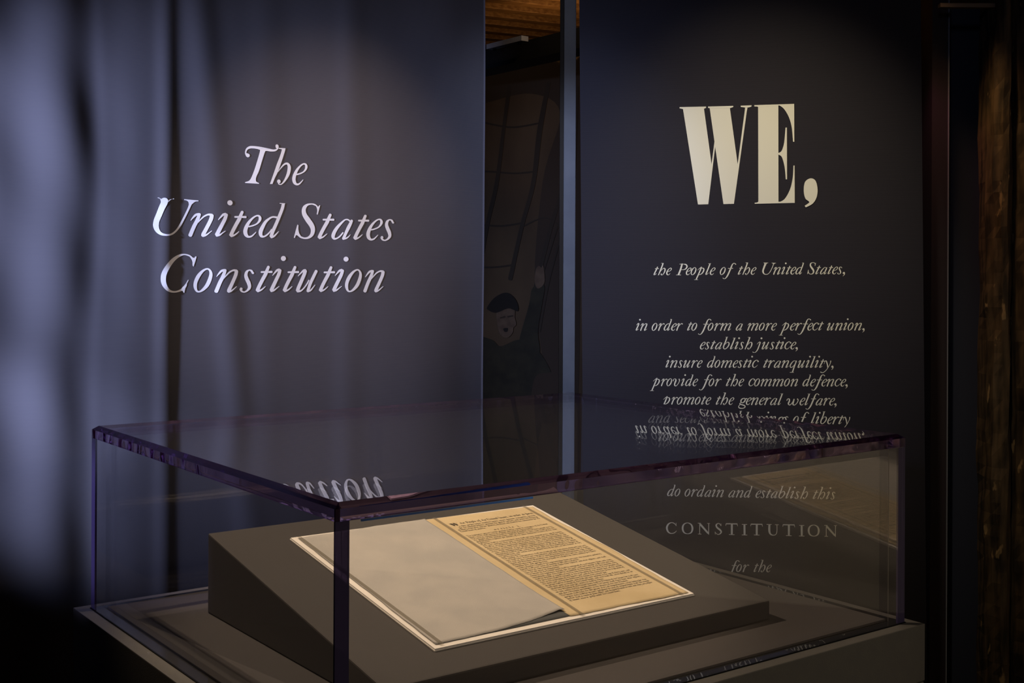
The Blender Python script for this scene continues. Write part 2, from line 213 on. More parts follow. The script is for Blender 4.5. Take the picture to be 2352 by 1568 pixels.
# ---- letterforms: strokes "x,y,w ..." (pen width w), outlines "x,y ..." (* marks a corner), dots "x,y,r"
# each entry: origin x, baseline y, x-height (cap height for roman capitals), advance, shapes
GLYPHS = {
'T': (220,1200,610,1.155,[('o',"650,300* 560,275 400,268 305,300 262,362 262,400* 300,405 348,430 352,478 308,508 260,490 228,430 222,360 260,270 340,215 430,203 600,210 800,235 1000,265 1070,265 1130,245* 1100,205 1100,150 1140,128 1183,155 1185,220 1150,275 1080,315 960,326 850,318 800,325* 770,390 700,600 620,850 550,1000 530,1080 545,1145 620,1178* 620,1200* 225,1190* 235,1165 330,1130 390,1060 470,880 560,620 630,390 645,330")]),
'h': (925,1243,610,1.08,[('o',"1195,262* 1392,262* 1378,330 1300,560 1195,835* 1140,960* 1070,1090 1008,1235* 932,1240* 1050,930 1135,700 1220,500 1280,320 1268,295 1195,287*"),
   ('s',"1170,905,12 1260,790,30 1350,700,46 1435,672,56 1492,722,84 1500,820,98 1465,960,88 1390,1100,62 1300,1210,34 1235,1240,26 1180,1220,30"),('d',"1195,1160,52")]),
'e': (940,1395,719,.64,[('s',"1110,1055,46 1230,1020,44 1340,965,46 1415,880,66 1440,790,84 1410,722,62 1330,715,46 1220,790,58 1110,920,84 1035,1070,110 1005,1200,120 1030,1310,110 1100,1368,66 1190,1352,50 1270,1280,34 1325,1215,18")]),
'i': (65,1385,719,.58,[('s',"160,865,18 220,790,42 300,705,68 370,680,72"),('s',"392,700,100 355,830,106 290,970,108 190,1180,112 128,1315,112"),('s',"130,1330,100 205,1325,56 285,1265,36 370,1200,20"),('d',"500,332,80")]),
't': (490,1388,719,.59,[('s',"882,600,84 840,700,95 790,830,110 700,1000,108 610,1180,108 548,1325,108"),('s',"665,762,54 985,755,66"),('s',"560,1345,85 645,1325,52 715,1275,38 788,1208,20")]),
'd': (1450,1405,719,.98,[('s',"2000,755,62 1880,745,52 1780,790,58 1660,900,85 1570,1060,108 1510,1220,118 1530,1340,90 1610,1362,52 1700,1310,48 1790,1215,40 1840,1130,30"),
   ('s',"2190,345,96 2160,480,98 2065,740,100 1970,980,100 1880,1190,104 1832,1345,104"),('s',"2085,312,22 2240,318,26"),('s',"1838,1370,82 1915,1345,58 1985,1275,40 2060,1190,16")]),
'S': (250,1320,712,1.03,[('s',"955,285,40 880,238,48 780,222,42 660,250,66 575,330,108 548,440,124 578,570,140 680,725,158 790,880,152 838,1020,132 812,1170,108 720,1268,74 600,1298,50 480,1270,56 400,1210,60"),
   ('o',"1045,248* 1022,262 990,300* 900,235* 945,330 965,420 950,530* 965,550 985,530* 1048,275"),
   ('o',"370,888 352,905 255,1285* 268,1300 285,1290* 315,1222 345,1210 430,1265* 500,1270* 420,1150 390,1020 388,905")]),
'a': (1365,1322,706,.955,[('s',"1925,728,44 1870,688,42 1785,695,42 1680,790,64 1560,930,92 1468,1080,106 1428,1215,108 1460,1290,72 1545,1282,48 1640,1210,46 1725,1100,42"),
   ('s',"1988,715,78 1940,830,98 1880,960,104 1810,1120,88 1745,1285,90"),('s',"1735,1300,56 1830,1272,50 1900,1220,34 1950,1155,14")]),
's': (1120,1368,700,.70,[('s',"1525,795,56 1490,728,62 1420,702,40 1348,755,76 1322,860,100 1352,970,112 1410,1100,112 1428,1220,92 1370,1310,60 1280,1358,40 1200,1335,54 1165,1275,70"),('d',"1180,1265,42"),('d',"1535,790,30")]),
'C': (205,1325,719,1.356,[('s',"1120,268,44 1040,212,44 900,182,40 740,228,74 560,360,110 410,550,134 310,740,146 280,900,146 300,1060,134 385,1210,96 500,1288,62 640,1306,50 790,1265,60 890,1200,80 960,1090,56"),
   ('o',"1240,233 1215,250 1188,280 1110,250* 1050,235* 1110,320 1140,400 1145,500 1165,537 1185,515 1255,270"),
   ('o',"1035,945* 960,1120 912,1330* 890,1332 858,1285 770,1290* 860,1160* 930,1090 1015,945*")]),
'o': (1180,1328,719,.80,[('s',"1560,615,48 1440,682,74 1320,830,108 1240,1010,106 1228,1160,96 1270,1280,62 1350,1305,48 1450,1248,78 1570,1110,108 1650,920,108 1678,760,88 1640,650,58 1560,615,48")]),
'n': (1100,1350,719,1.06,[('s',"1185,868,18 1240,790,44 1320,700,66 1400,668,66"),('s',"1428,672,88 1400,770,96 1350,900,106 1275,1060,108 1178,1318,110"),
   ('s',"1395,925,20 1450,850,36 1560,735,46 1680,675,54 1770,690,84"),('s',"1775,700,106 1760,790,108 1720,900,106 1640,1080,106 1555,1260,110 1535,1315,96"),('s',"1540,1320,84 1610,1308,54 1690,1250,36 1780,1170,20")]),
'r': (1100,1350,719,.78,[('s',"1185,868,18 1240,790,44 1320,700,66 1400,668,66"),('s',"1428,672,88 1400,770,96 1350,900,106 1275,1060,108 1178,1318,110"),
   ('s',"1395,925,20 1450,850,36 1540,745,46 1640,675,66 1700,690,80"),('d',"1715,712,52")]),
'm': (1100,1350,719,1.55,[('s',"1185,868,18 1240,790,44 1320,700,66 1400,668,66"),('s',"1428,672,88 1400,770,96 1350,900,106 1275,1060,108 1178,1318,110"),
   ('s',"1395,925,20 1450,850,36 1560,735,46 1680,675,54 1760,690,84"),('s',"1770,690,100 1740,800,104 1690,930,106 1620,1080,106 1522,1318,108"),
   ('s',"1740,925,20 1800,850,36 1910,735,46 2030,675,54 2120,690,84"),('s',"2125,700,106 2110,790,108 2070,900,106 1990,1080,106 1905,1260,110 1885,1315,96"),('s',"1890,1320,84 1960,1308,54 2040,1250,36 2130,1170,20")]),
'u': (155,890,519,1.01,[('s',"200,525,14 250,470,30 325,400,46 368,392,52"),('s',"366,410,74 340,490,80 290,610,80 220,770,82 192,850,80"),('s',"195,862,68 260,862,40 330,805,28 405,705,30 450,620,30"),
   ('s',"618,410,68 560,530,70 490,680,70 448,800,68 428,865,62"),('s',"428,876,38 490,850,36 542,790,26 592,725,14")]),
'U': (115,1320,719,1.37,[('s',"425,260,190 410,340,182 345,500,166 275,700,160 212,880,156 198,1030,154 240,1165,122 335,1262,82 480,1298,56 620,1275,52 760,1170,54 880,1000,58 980,800,60 1070,600,60 1140,430,64 1180,300,90"),
   ('o',"232,180* 692,195* 692,215* 600,235 520,310* 320,310* 300,230 235,195*"),('o',"990,200* 1397,225* 1397,250* 1300,270 1210,350* 1125,350* 1110,280 1060,240 990,225*")]),
'P': (600,412,172,1.25,[('s',"735,160,34.5 700,280,36 652,402,37.5"),('s',"678,160,8.2 780,160,9.8"),('s',"602,408,9 705,410,10.5"),('s',"765,163,9 818,172,27 845,212,30 822,262,27 770,290,12 715,286,7.5")]),
'p': (1100,410,172,1.10,[('s',"1118,300,5.3 1160,262,10.6 1200,235,19.8"),('s',"1205,232,26.4 1175,310,27.7 1135,400,26.4 1085,512,25.1"),('s',"1045,516,7.9 1126,516,7.9"),('s',"1165,295,5.3 1205,258,10.6 1250,260,21.1 1258,300,27.7 1228,360,23.8 1185,395,14.5 1140,405,9.2")]),
'l': (1287,410,172,.58,[('s',"1392,165,26.4 1360,250,26.4 1325,335,27.7 1302,390,27.7"),('s',"1358,154,5.9 1412,152,9.2"),('s',"1300,398,22.4 1325,395,11.9 1345,378,7.9 1362,358,4")]),
'f': (1738,405,172,.82,[('s',"1955,168,20.8 1920,143,12.8 1882,168,20.8 1850,240,30.4 1812,330,30.4 1768,425,28.8 1725,482,17.6 1690,492,9.6 1668,476,16"),('s',"1785,258,11.2 1890,258,13.6")]),
'b': (1765,688,143,.96,[('s',"1848,468,21.1 1825,540,21.1 1792,620,21.1 1786,662,18.7 1812,682,11.7 1855,652,15.6 1886,600,20.3 1884,562,17.2 1855,555,8.6 1815,595,7"),('s',"1825,458,5.5 1868,456,7")]),
'c': (1185,328,145,.745,[('d',"1298,204,15"),('s',"1300,200,17 1272,182,10.2 1228,210,18.7 1200,260,22.1 1200,302,20.4 1226,322,11 1260,305,8.5 1290,275,4.2")]),
'j': (150,688,145,.57,[('s',"150,592,4.8 178,558,9.6 205,546,12.8"),('s',"210,555,20 187,620,20 160,690,18.4 125,738,11.2 92,750,7.2 70,738,13.6"),('d',"232,478,17")]),
'v': (625,715,165,1.10,[('s',"643,600,18 652,568,12 690,556,14 702,590,30 678,650,30 672,694,24 705,710,14 755,655,12 780,595,18 772,562,24")]),
'q': (905,340,175,1.02,[('s',"1060,190,12.6 1005,180,10.8 950,235,21.6 920,295,24.3 935,332,16.2 980,312,10.8 1020,262,9"),('s',"1062,182,21.6 1020,290,26.1 972,432,26.1"),('s',"915,443,9.9 996,443,9.9")]),
'y': (1693,340,175,.95,[('s',"1702,250,6.3 1718,195,10.8 1745,175,18"),('s',"1750,182,25.2 1772,250,25.2 1782,325,21.6"),('s',"1850,182,21.6 1838,240,12.6 1790,330,11.7 1730,410,12.6 1670,448,13.5 1622,434,19.8")]),
'g': (958,210,92,.92,[('s',"1030,130,8 1000,138,12 984,165,14 998,184,9 1024,172,14 1036,148,14 1030,130,8"),('s',"986,180,7 970,198,11 1000,208,14 1030,220,13 1030,240,10 1000,252,9 965,246,12 958,226,8 975,206,6"),('s',"1036,138,7 1058,133,13")]),
'w': (1545,210,92,1.72,[('s',"1555,152,10 1565,135,8 1584,136,12 1584,162,16 1572,190,16 1588,208,9 1612,188,8 1634,150,8"),('s',"1640,138,14 1632,170,16 1626,198,15 1645,208,8 1674,182,8 1688,150,10 1680,134,13")]),
',': (1850,340,175,.5,[('d',"1876,313,25"),('s',"1893,322,20 1884,352,14 1855,382,6")]),
'.': (1850,340,175,.5,[('d',"1876,320,22")]),
' ': (0,0,1,.52,[]),
'Cr': (108,683,145,1.39,[('s',"235,572,7 212,550,10 180,541,9 140,562,18 120,610,23 137,660,18 175,680,10 215,670,10 242,645,5"),('s',"238,543,5 238,582,7")]),
'Or': (310,683,145,1.41,[('s',"382,541,8 336,562,17 320,611,23 336,662,17 382,681,8 428,662,17 444,611,23 428,562,17 382,541,8")]),
'Nr': (515,688,145,1.46,[('s',"537,552,9 535,685,9"),('s',"546,564,24 640,672,22"),('s',"650,550,9 648,688,9"),('s',"515,548,7 550,548,7"),('s',"515,686,7 555,686,7"),('s',"632,549,6 665,549,6")]),
'Sr': (727,692,145,.93,[('s',"803,580,8 790,558,10 766,551,9 744,572,18 754,602,20 788,630,22 806,656,18 788,684,12 758,689,8 732,665,6"),('s',"806,553,5 804,582,6"),('s',"729,658,6 731,689,6")]),
'Tr': (862,695,145,1.40,[('s',"872,556,13 1003,556,13"),('s',"868,556,9 864,582,4"),('s',"1005,552,9 1012,585,4"),('s',"940,560,24 938,682,24"),('s',"905,692,8 970,693,8")]),
'Ir': (1065,695,145,.74,[('s',"1097,570,24 1097,684,24"),('s',"1068,561,8 1127,561,8"),('s',"1065,694,8 1128,695,8")]),
'Ur': (1380,710,145,1.34,[('s',"1411,580,24 1410,655,25 1425,693,18 1460,706,10 1490,694,9 1504,655,9 1505,572,9"),('s',"1380,571,8 1436,571,8"),('s',"1482,572,7 1525,572,7")]),
}
def _pts(s):
    out = []
    for q in s.split():
        c = q.endswith('*'); v = [float(x) for x in q.rstrip('*').split(',')]
        out.append((v, c))
    return out
def _cr(p0, p1, p2, p3, t):
    return [0.5*((2*b)+(c-a)*t+(2*a-5*b+4*c-d)*t*t+(3*b-a-3*c+d)*t**3) for a, b, c, d in zip(p0, p1, p2, p3)]
def _smooth_open(P, k):
    if len(P) == 2: return P
    closed = P[0][:2] == P[-1][:2]
    out = []
    n = len(P)
    for i in range(n-1):
        a = P[i-1] if i > 0 else (P[n-2] if closed else P[0])
        d = P[i+2] if i+2 < n else (P[1] if closed else P[n-1])
        for j in range(k): out.append(_cr(a, P[i], P[i+1], d, j/k))
    out.append(P[-1]); return out
def shape_polys(kind, data, k=4, cap=5, pen=1.0):
    """polygons of one pen shape: a list of convex quads/fans, or one outline"""
    pts = _pts(data)
    if kind == 'd':
        (x, y, r), _ = pts[0]; n = 8 if k < 3 else 18
        return [[(x+r*math.cos(2*math.pi*i/n), y+r*math.sin(2*math.pi*i/n)) for i in range(n)]]
    if kind == 'o':
        n = len(pts); out = []
        for i in range(n):
            p1, c1 = pts[i]; p2, c2 = pts[(i+1) % n]
            p0 = pts[i-1][0] if not c1 else p1; p3 = pts[(i+2) % n][0] if not c2 else p2
            if c1 and c2: out.append(tuple(p1)); continue
            for j in range(k): out.append(tuple(_cr(p0, p1, p2, p3, j/k)))
        return [out]
    P = _smooth_open([p for p, c in pts], k)
    L, R = [], []
    n = len(P); closed = P[0][:2] == P[-1][:2]
    for i in range(n):
        a = P[max(i-1, 0)]; b = P[min(i+1, n-1)]
        if closed and i in (0, n-1): a, b = P[n-2], P[1]
        dx, dy = b[0]-a[0], b[1]-a[1]; d = math.hypot(dx, dy) or 1
        nx, ny = -dy/d, dx/d; w = P[i][2]/2*pen
        L.append((P[i][0]+nx*w, P[i][1]+ny*w)); R.append((P[i][0]-nx*w, P[i][1]-ny*w))
    polys = [[L[i], L[i+1], R[i+1], R[i]] for i in range(n-1)]
    if cap and not closed:
        for e, sgn in ((0, -1), (n-1, 1)):
            o = P[1] if e == 0 else P[n-2]
            dx, dy = P[e][0]-o[0], P[e][1]-o[1]; d = math.hypot(dx, dy) or 1; dx /= d; dy /= d
            w = P[e][2]/2; fan = []
            for j in range(cap+1):
                t = -math.pi/2+math.pi*j/cap
                fan.append((P[e][0]+w*(math.cos(t)*dx*.8-math.sin(t)*dy), P[e][1]+w*(math.cos(t)*dy*.8+math.sin(t)*dx)))
            polys.append(fan)
    return polys
_GC = {}
def glyph_polys(ch, k=4, cap=5, pen=1.0):
    key = (ch, k, cap, pen)
    if key not in _GC:
        x0, yb, s, adv, shp = GLYPHS[ch]
        _GC[key] = [[((x-x0)/s, (yb-y)/s) for x, y in pl] for kd, da in shp for pl in shape_polys(kd, da, k, cap, pen)]
    return _GC[key]
def layout(text, roman=False, k=4, cap=5, track=0.0, pen=1.0):
    """text -> (polys in x-height units, ink left, ink right)"""
    x = 0; out = []; prev = ''
    for ch in text:
        if ch == ' ' and prev in ('e', 'f', 'r', 'c'): x += .16
        if ch == 'U' and prev == ' ' and not roman: x += .16
        prev = ch
        g = ch+'r' if roman and ch != ' ' else ch
        if g not in GLYPHS: g = 'o'
        out += [[(px+x, py) for px, py in pl] for pl in glyph_polys(g, k, cap, pen)]
        x += GLYPHS[g][3]+track
    xs = [p[0] for pl in out for p in pl]
    return out, min(xs), max(xs)
WE_SHAPES = [
 "527,216* 680,212* 736,618* 757,455* 722,212* 868,208* 925,618* 976,235* 979,206* 997,206* 991,235* 898,903* 822,905* 762,492* 712,906* 637,908*",
 "503,207* 696,203* 696,212* 683,218* 527,221* 503,216*","710,203* 893,198* 893,207* 872,214* 722,215* 710,212*","947,197* 1025,194* 1025,203* 1003,210* 975,210* 947,206*",
 "1072,195* 1217,190* 1218,897* 1074,900*","1045,193* 1330,184* 1330,192* 1217,196* 1072,208* 1066,204 1045,203*","1047,896* 1068,892 1074,885* 1218,888* 1334,890* 1334,897* 1048,903*",
 "1217,191* 1255,218 1290,275 1312,350 1322,457* 1331,457* 1330,184*","1219,893* 1262,868 1300,800 1319,720 1325,628* 1333,628* 1334,897*",
 "1217,538* 1240,522 1258,465 1268,355* 1278,355* 1279,727* 1270,727* 1262,640 1242,568 1217,549*",
 "1447,720 1482,738 1496,800 1488,860 1460,903 1412,929* 1405,917* 1430,900 1436,888 1408,862 1398,805 1408,745"]


# ---------------------------------------------------------------- room shell
def struct(o): o['kind'] = 'structure'; return o
RX0, RX1, RY0, RY1, RZ = -3.6, 4.2, -2.6, 8.9, 3.12
struct(vbox('floor', RX0-.1, RX1+.1, RY0-.1, RY1+.1, -.06, 0, M['floor']))
struct(vbox('wall_back', RX0-.1, RX1+.1, RY1, RY1+.1, 0, RZ, M['wallpaint']))
struct(vbox('wall_front', RX0-.1, RX1+.1, RY0-.1, RY0, 0, RZ, M['wallpaint']))
struct(vbox('wall_left', RX0-.1, RX0, RY0, RY1, 0, RZ, M['wallpaint']))
struct(vbox('wall_right', RX1, RX1+.1, RY0, RY1, 0, RZ, M['side_wall']))
ceil_ = struct(vbox('ceiling', RX0-.1, RX1+.1, RY0-.1, RY1+.1, RZ, RZ+.08, M['wood']))
# joists run parallel to the title banner
jd = DL; jn = Vector((-DL.y, DL.x, 0))
for i in range(9):
    off = 20.4+i*.72
    c = Vector((0.4, 0, 0))+Vector((0, 1, 0))*off
    j = []
    for a_, b2 in ((-3.0, -.13), (3.0, -.13), (3.0, .13), (-3.0, .13)):
        q = c+jd*a_+jn*b2; j.append((q.x*S, q.y*S))
    hull('joist', [Vector((x, y, RZ-.13)) for x, y in j], [Vector((x, y, RZ)) for x, y in j], M['wood'], ceil_, .004)

# ---------------------------------------------------------------- lettering on surfaces
def poly_mesh(name, polys, place, mat_, parent, label=None):
    vs, fs = [], []
    for pl in polys:
        if len(pl) > 4 and len(pl) > 9:
            from mathutils.geometry import tessellate_polygon
            base = len(vs); vs += [place(x, y) for x, y in pl]
            for t in tessellate_polygon([[Vector((x, y, 0)) for x, y in pl]]): fs.append([base+i for i in t])
        else:
            base = len(vs); vs += [place(x, y) for x, y in pl]; fs.append(list(range(base, base+len(pl))))
    o = mesh_obj(name, vs, fs, mat_, parent)
    if label: o['label'] = label
    return o
def text_line(text, p0, p1, xh, surf, mat_, parent, label, roman=False, track=0.0, k=4, cap=5, name='lettering', ratio=1.0):
    """ink runs from p0 to p1 (plane coordinates), x-height xh, surf(s, z) -> world"""
    P, l, r = layout(text, roman, k, cap, track)
    dx, dy = p1[0]-p0[0], p1[1]-p0[1]; d = math.hypot(dx, dy); ux, uy = dx/d, dy/d; sx = d/(r-l)
    def place(x, y):
        a = (x-l)*sx; b = y*xh
        return surf(p0[0]+a*ux-b*uy*ratio, p0[1]+a*uy+b*ux)
    return poly_mesh(name, P, place, mat_, parent, label)

# ---------------------------------------------------------------- title banner (fabric with folds)
def erf_step(x, c, w): return .5*(1+math.erf((x-c)/w))
def relief(s, z):
    """how far the cloth stands off its plane, towards the viewer (survey units)"""
    sh = .05*math.sin(z*1.1+.6)+.03*math.sin(z*2.3)
    sl = -.10*(z-.4)
    h = 0
    for c, w, a, m in ((-2.95, .10, -.02, .6), (-2.66, .15, .09, .7), (-2.36, .12, -.060, .9), (-2.20, .05, .016, .5), (-2.02, .14, .040, .2), (-1.71, .055, .034, .1), (-1.60, .055, -.046, .1),
                       (-1.29, .085, .036, 0), (-1.12, .10, -.038, 0), (-.90, .09, .010, .2), (-.70, .1, -.010, .2), (-.14, .08, .016, .2), (.04, .10, -.016, .2), (.55, .16, .010, .3), (1.0, .14, -.014, .3)):
        cc = c+(sl if m == 0 else sh*m)
        amp = a*(1+.15*math.sin(z*1.7+c*3))
        h += .8*amp*erf_step(s, cc, w)
    h += .006*math.sin(s*5+z*.8)+.004*math.sin(z*3.1+s*1.3)
    if s < -1.9: h += .010*math.sin(z*5.3+s*7)*min(1, (-1.9-s)*2)
    return h
def surfL(s, z, off=0.0):
    q = PL+DL*s+NL*(relief(s, z)+off); return V3(q.x, q.y, z)
tb = tag(empty('fabric_banner', V3(PL.x, PL.y, -5.15)), 'wide charcoal fabric banner in soft folds titled The United States Constitution', 'banner')
nx_, nz_ = 260, 150
vs = []; fs = []
s0_, s1_, z0_, z1_ = -4.6, 1.262, -5.1, 4.3
for off in (0.0, -.012):
    for j in range(nz_+1):
        for i in range(nx_+1):
            s = s0_+(s1_-s0_)*i/nx_; z = z0_+(z1_-z0_)*j/nz_
            q = PL+DL*s+NL*(relief(s, z)+off); vs.append(V3(q.x, q.y, z))
nn = (nx_+1)*(nz_+1)
for j in range(nz_):
    for i in range(nx_):
        a = j*(nx_+1)+i; fs.append((a, a+1, a+nx_+2, a+nx_+1)); fs.append((nn+a+nx_+1, nn+a+nx_+2, nn+a+1, nn+a))
for j in range(nz_):
    for i, fl in ((0, 0), (nx_, 1)):
        a = j*(nx_+1)+i; b = a+nx_+1; fs.append((a, b, nn+b, nn+a) if fl else (a, nn+a, nn+b, b))
mesh_obj('cloth', vs, fs, M['banner'], tb, True)
# the bar it hangs from, above the frame
q0, q1 = PL+DL*s0_, PL+DL*s1_
hull('hanging_bar', [V3(q0.x, q0.y-.03, 4.28), V3(q1.x, q1.y-.03, 4.28), V3(q1.x, q1.y+.05, 4.28), V3(q0.x, q0.y+.05, 4.28)],
     [V3(q0.x, q0.y-.03, 4.38), V3(q1.x, q1.y-.03, 4.38), V3(q1.x, q1.y+.05, 4.38), V3(q0.x, q0.y+.05, 4.38)], M['black'], tb)
sl_ = lambda s, z: surfL(s, z, .004)
text_line('The', (-.9992, .7617), (-.4451, .764), .197, sl_, M['white_ink'], tb, 'white italic lettering reading The', k=8, cap=7)
text_line('United States', (-1.7605, .3032), (.3586, .2923), .199, sl_, M['white_ink'], tb, 'white italic lettering reading United States', k=8, cap=7)
text_line('Constitution', (-1.6988, -.1689), (.2726, -.1699), .200, sl_, M['white_ink'], tb, 'white italic lettering reading Constitution', k=8, cap=7)

# ---------------------------------------------------------------- preamble banner (smooth navy print)
PHI = .0128
def surfR(s, z, off=0.0):
    q = PR+DR*s+NR*off; return V3(q.x, q.y, z)
def rotR(p, q): return (p*math.cos(PHI)-q*math.sin(PHI), p*math.sin(PHI)+q*math.cos(PHI))
pb = tag(empty('preamble_banner', V3(PR.x, PR.y, -5.1)), 'tall smooth navy banner headed WE with lines of cream lettering', 'banner')
vs = []; cs = ((-1.617, -5.0), (1.581, -5.0), (1.581, 4.3), (-1.617, 4.3))
lo = []; hi = []
for p, q in cs:
    a, b = rotR(p, q); lo.append(surfR(a, b, -.02)); hi.append(surfR(a, b, 0))
hull('printed_sheet', lo, hi, M['navy'], pb)
a0, a1 = rotR(-1.617, 4.3), rotR(1.581, 4.3)
hull('hanging_bar', [surfR(a0[0], a0[1], .02), surfR(a1[0], a1[1], .02), surfR(a1[0], a1[1], -.05), surfR(a0[0], a0[1], -.05)],
     [surfR(a0[0], a0[1]+.08, .02), surfR(a1[0], a1[1]+.08, .02), surfR(a1[0], a1[1]+.08, -.05), surfR(a0[0], a0[1]+.08, -.05)], M['black'], pb)
sr_ = lambda s, z: surfR(s, z, .003)
WEP = (-1.3360911, 0.001300091, 6.036086e-06, -1.8469923e-10)
WEQ = (1.8941346, -2.3574942e-05, -0.0013436696, 2.0880055e-08)
def we_place(x, y):
    return sr_(WEP[0]+WEP[1]*x+WEP[2]*y+WEP[3]*x*y, WEQ[0]+WEQ[1]*x+WEQ[2]*y+WEQ[3]*x*y)
wpol = []; woff = []
for i_, w_ in enumerate(WE_SHAPES):
    for pl in shape_polys('o', w_, 8): wpol.append([(x, y, i_) for x, y in pl])
def we_poly_mesh():
    from mathutils.geometry import tessellate_polygon
    vs, fs = [], []
    for pl in wpol:
        b0 = len(vs)
        for x, y, i_ in pl:
            v = we_place(x, y); vs.append(v+NR*(.0002*i_))
        for t in tessellate_polygon([[Vector((x, y, 0)) for x, y, i_ in pl]]): fs.append([b0+i for i in t])
    o = mesh_obj('lettering', vs, fs, M['cream_ink'], pb); o['label'] = 'huge cream fat-faced lettering reading WE,'
we_poly_mesh()
# M['cream_ink'], pb, 'huge cream fat-faced lettering reading WE,')
for t_, p0, p1 in (
  ('the People of the United States,', (-.9228, -.0085), (.8708, .0100)), ('in order to form a more perfect union,', (-1.0916, -.5442), (1.0522, -.5176)),
  ('establish justice,', (-.4783, -.7155), (.4388, -.7034)), ('insure domestic tranquility,', (-.8044, -.8956), (.7692, -.874)),
  ('provide for the common defence,', (-.9522, -1.0753), (.8993, -1.0471)), ('promote the general welfare,', (-.8548, -1.2496), (.7983, -1.2283)),
  ('and secure the blessings of liberty', (-.9665, -1.4288), (.9248, -1.4021)), ('to ourselves and our posterity,', (-.8699, -1.6048), (.8378, -1.5785)),
  ('do ordain and establish this', (-.7831, -2.1301), (.7906, -2.1139)), ('for the', (-.2162, -2.8364), (.2076, -2.822))):
    text_line(t_, p0, p1, .0725, sr_, M['cream_ink'], pb, 'cream italic line reading '+t_.rstrip(','), k=4, cap=4)
text_line('CONSTITUTION', (-.7923, -2.49), (.8078, -2.464), .109, sr_, M['cream_ink'], pb, 'cream spaced capitals reading CONSTITUTION', roman=True, k=6, cap=3)

# ---------------------------------------------------------------- metal post, mural, rail in the gap
def at(u, Y): return (u-1176)/2797.6*Y
Yc = 12.6
post = tag(empty('metal_post', V3(at(1307, Yc), Yc, -H/S)), 'slim pale blue-grey square metal post between the two banners', 'post')
vbox('post_tube', at(1293.5, Yc)*S, at(1321, Yc)*S, Yc*S, (Yc+.12)*S, .012, RZ, M['steel'], post, .0015)
vbox('edge_strip', at(1284.5, Yc)*S, at(1293, Yc)*S, (Yc+.01)*S, (Yc+.08)*S, .012, RZ, M['brown_edge'], post)
vbox('base_plate', at(1275, Yc)*S, at(1332, Yc)*S, (Yc-.08)*S, (Yc+.2)*S, 0, .012, M['steel'], post, .002)

Ym = 21.0
mural = tag(empty('mural', V3(at(1250, Ym), Ym, -H/S)), 'dim brown mural of ship sails, rigging and a man, seen between the banners', 'mural')
xm0, xm1, zm1 = at(980, Ym)*S, at(1460, Ym)*S, H+(628-150)/2797.6*Ym*S
canvas = mat('mural_canvas', (.085, .052, .026), .85, (.13, .082, .040), 3.5, .2, 60, stretch=(1.2, 1, .5))
vbox('canvas', xm0, xm1, Ym*S, (Ym+.1)*S, 0, zm1, canvas, mural)
dk = mat('mural_dark', (.020, .015, .010), .85); dk2 = mat('mural_brown', (.055, .036, .022), .85); dkr = mat('mural_line', (.045, .032, .020), .85); skin = mat('mural_skin', (.17, .11, .065), .85, (.12, .075, .045), 30); coat = mat('mural_coat', (.028, .024, .014), .85, (.045, .038, .02), 18)
lay = [0]
def mur(name, kind, data, mt, lab=None):
    lay[0] += 1; off = .004+.0012*lay[0]
    pl = []
    for d_ in (data if isinstance(data, (list, tuple)) else [data]): pl += shape_polys(kind, d_, 6, 4)
    poly_mesh(name, pl, lambda x, y: V3(at(x, Ym), Ym-off/S*.3, -(y-628.5)/2797.6*Ym), mt, mural, lab)
# photo-derived positions of the painted forms (x, y, width) on the mural plane
mur('painted_sail', 'o', "1040,150* 1330,120* 1330,900 1290,990 1230,700 1245,420 1285,260 1220,215 1120,235 1040,260", dk2, 'painted dark fold of sail cloth')
for q_ in ("1060,268,4 1130,286,4 1180,292,4 1240,282,4", "1060,396,4 1120,394,4 1180,398,4 1225,394,4", "1090,515,4 1150,519,4 1198,512,4", "1060,612,4 1130,614,4 1180,608,4", "1200,520,3 1250,500,3 1290,520,3"): mur('painted_seam', 's', q_, dkr)
for q_ in ("1168,200,9 1155,300,8 1140,420,9 1118,520,9 1098,640,10", "1258,190,9 1238,300,12 1224,420,10 1198,520,9 1172,640,10", "1290,440,9 1265,520,9 1240,620,9 1205,760,10", "1300,500,3 1262,640,4 1240,760,4", "1280,520,3 1225,700,3", "1325,200,4 1318,420,4"): mur('painted_rope', 's', q_, dkr)
mur('painted_figure', 'o', "1040,800 1080,770 1130,780 1150,795 1190,780 1225,790 1265,850 1265,900 1240,1000 1200,1200 1040,1200", coat, 'painted man in a dark coat')
mur('painted_arm', 'o', "1190,810 1215,700 1224,660 1250,655 1245,700 1236,760 1238,812", coat, 'raised arm')
mur('painted_face', 'o', "1144,712 1180,708 1183,728 1186,745 1180,752 1178,764 1166,775 1150,768 1142,740", skin)
mur('painted_hand', 'o', "1231,618 1238,610 1243,614 1247,609 1250,625 1250,650 1235,662 1228,645", skin)
mur('painted_hat', 'o', "1120,704 1138,682 1165,672 1186,690 1190,714 1168,708 1140,718 1122,712", dk)
mur('painted_mouth', 'o', "1157,754 1167,753 1166,761 1159,761", dk)
mur('painted_brow', 's', "1150,730,3 1160,727,4", dk2)
mur('painted_brow', 's', "1167,727,4 1178,725,3", dk2)
mur('painted_bundle', 'o', "1228,870 1262,855 1290,860 1290,960 1225,960", dk2)

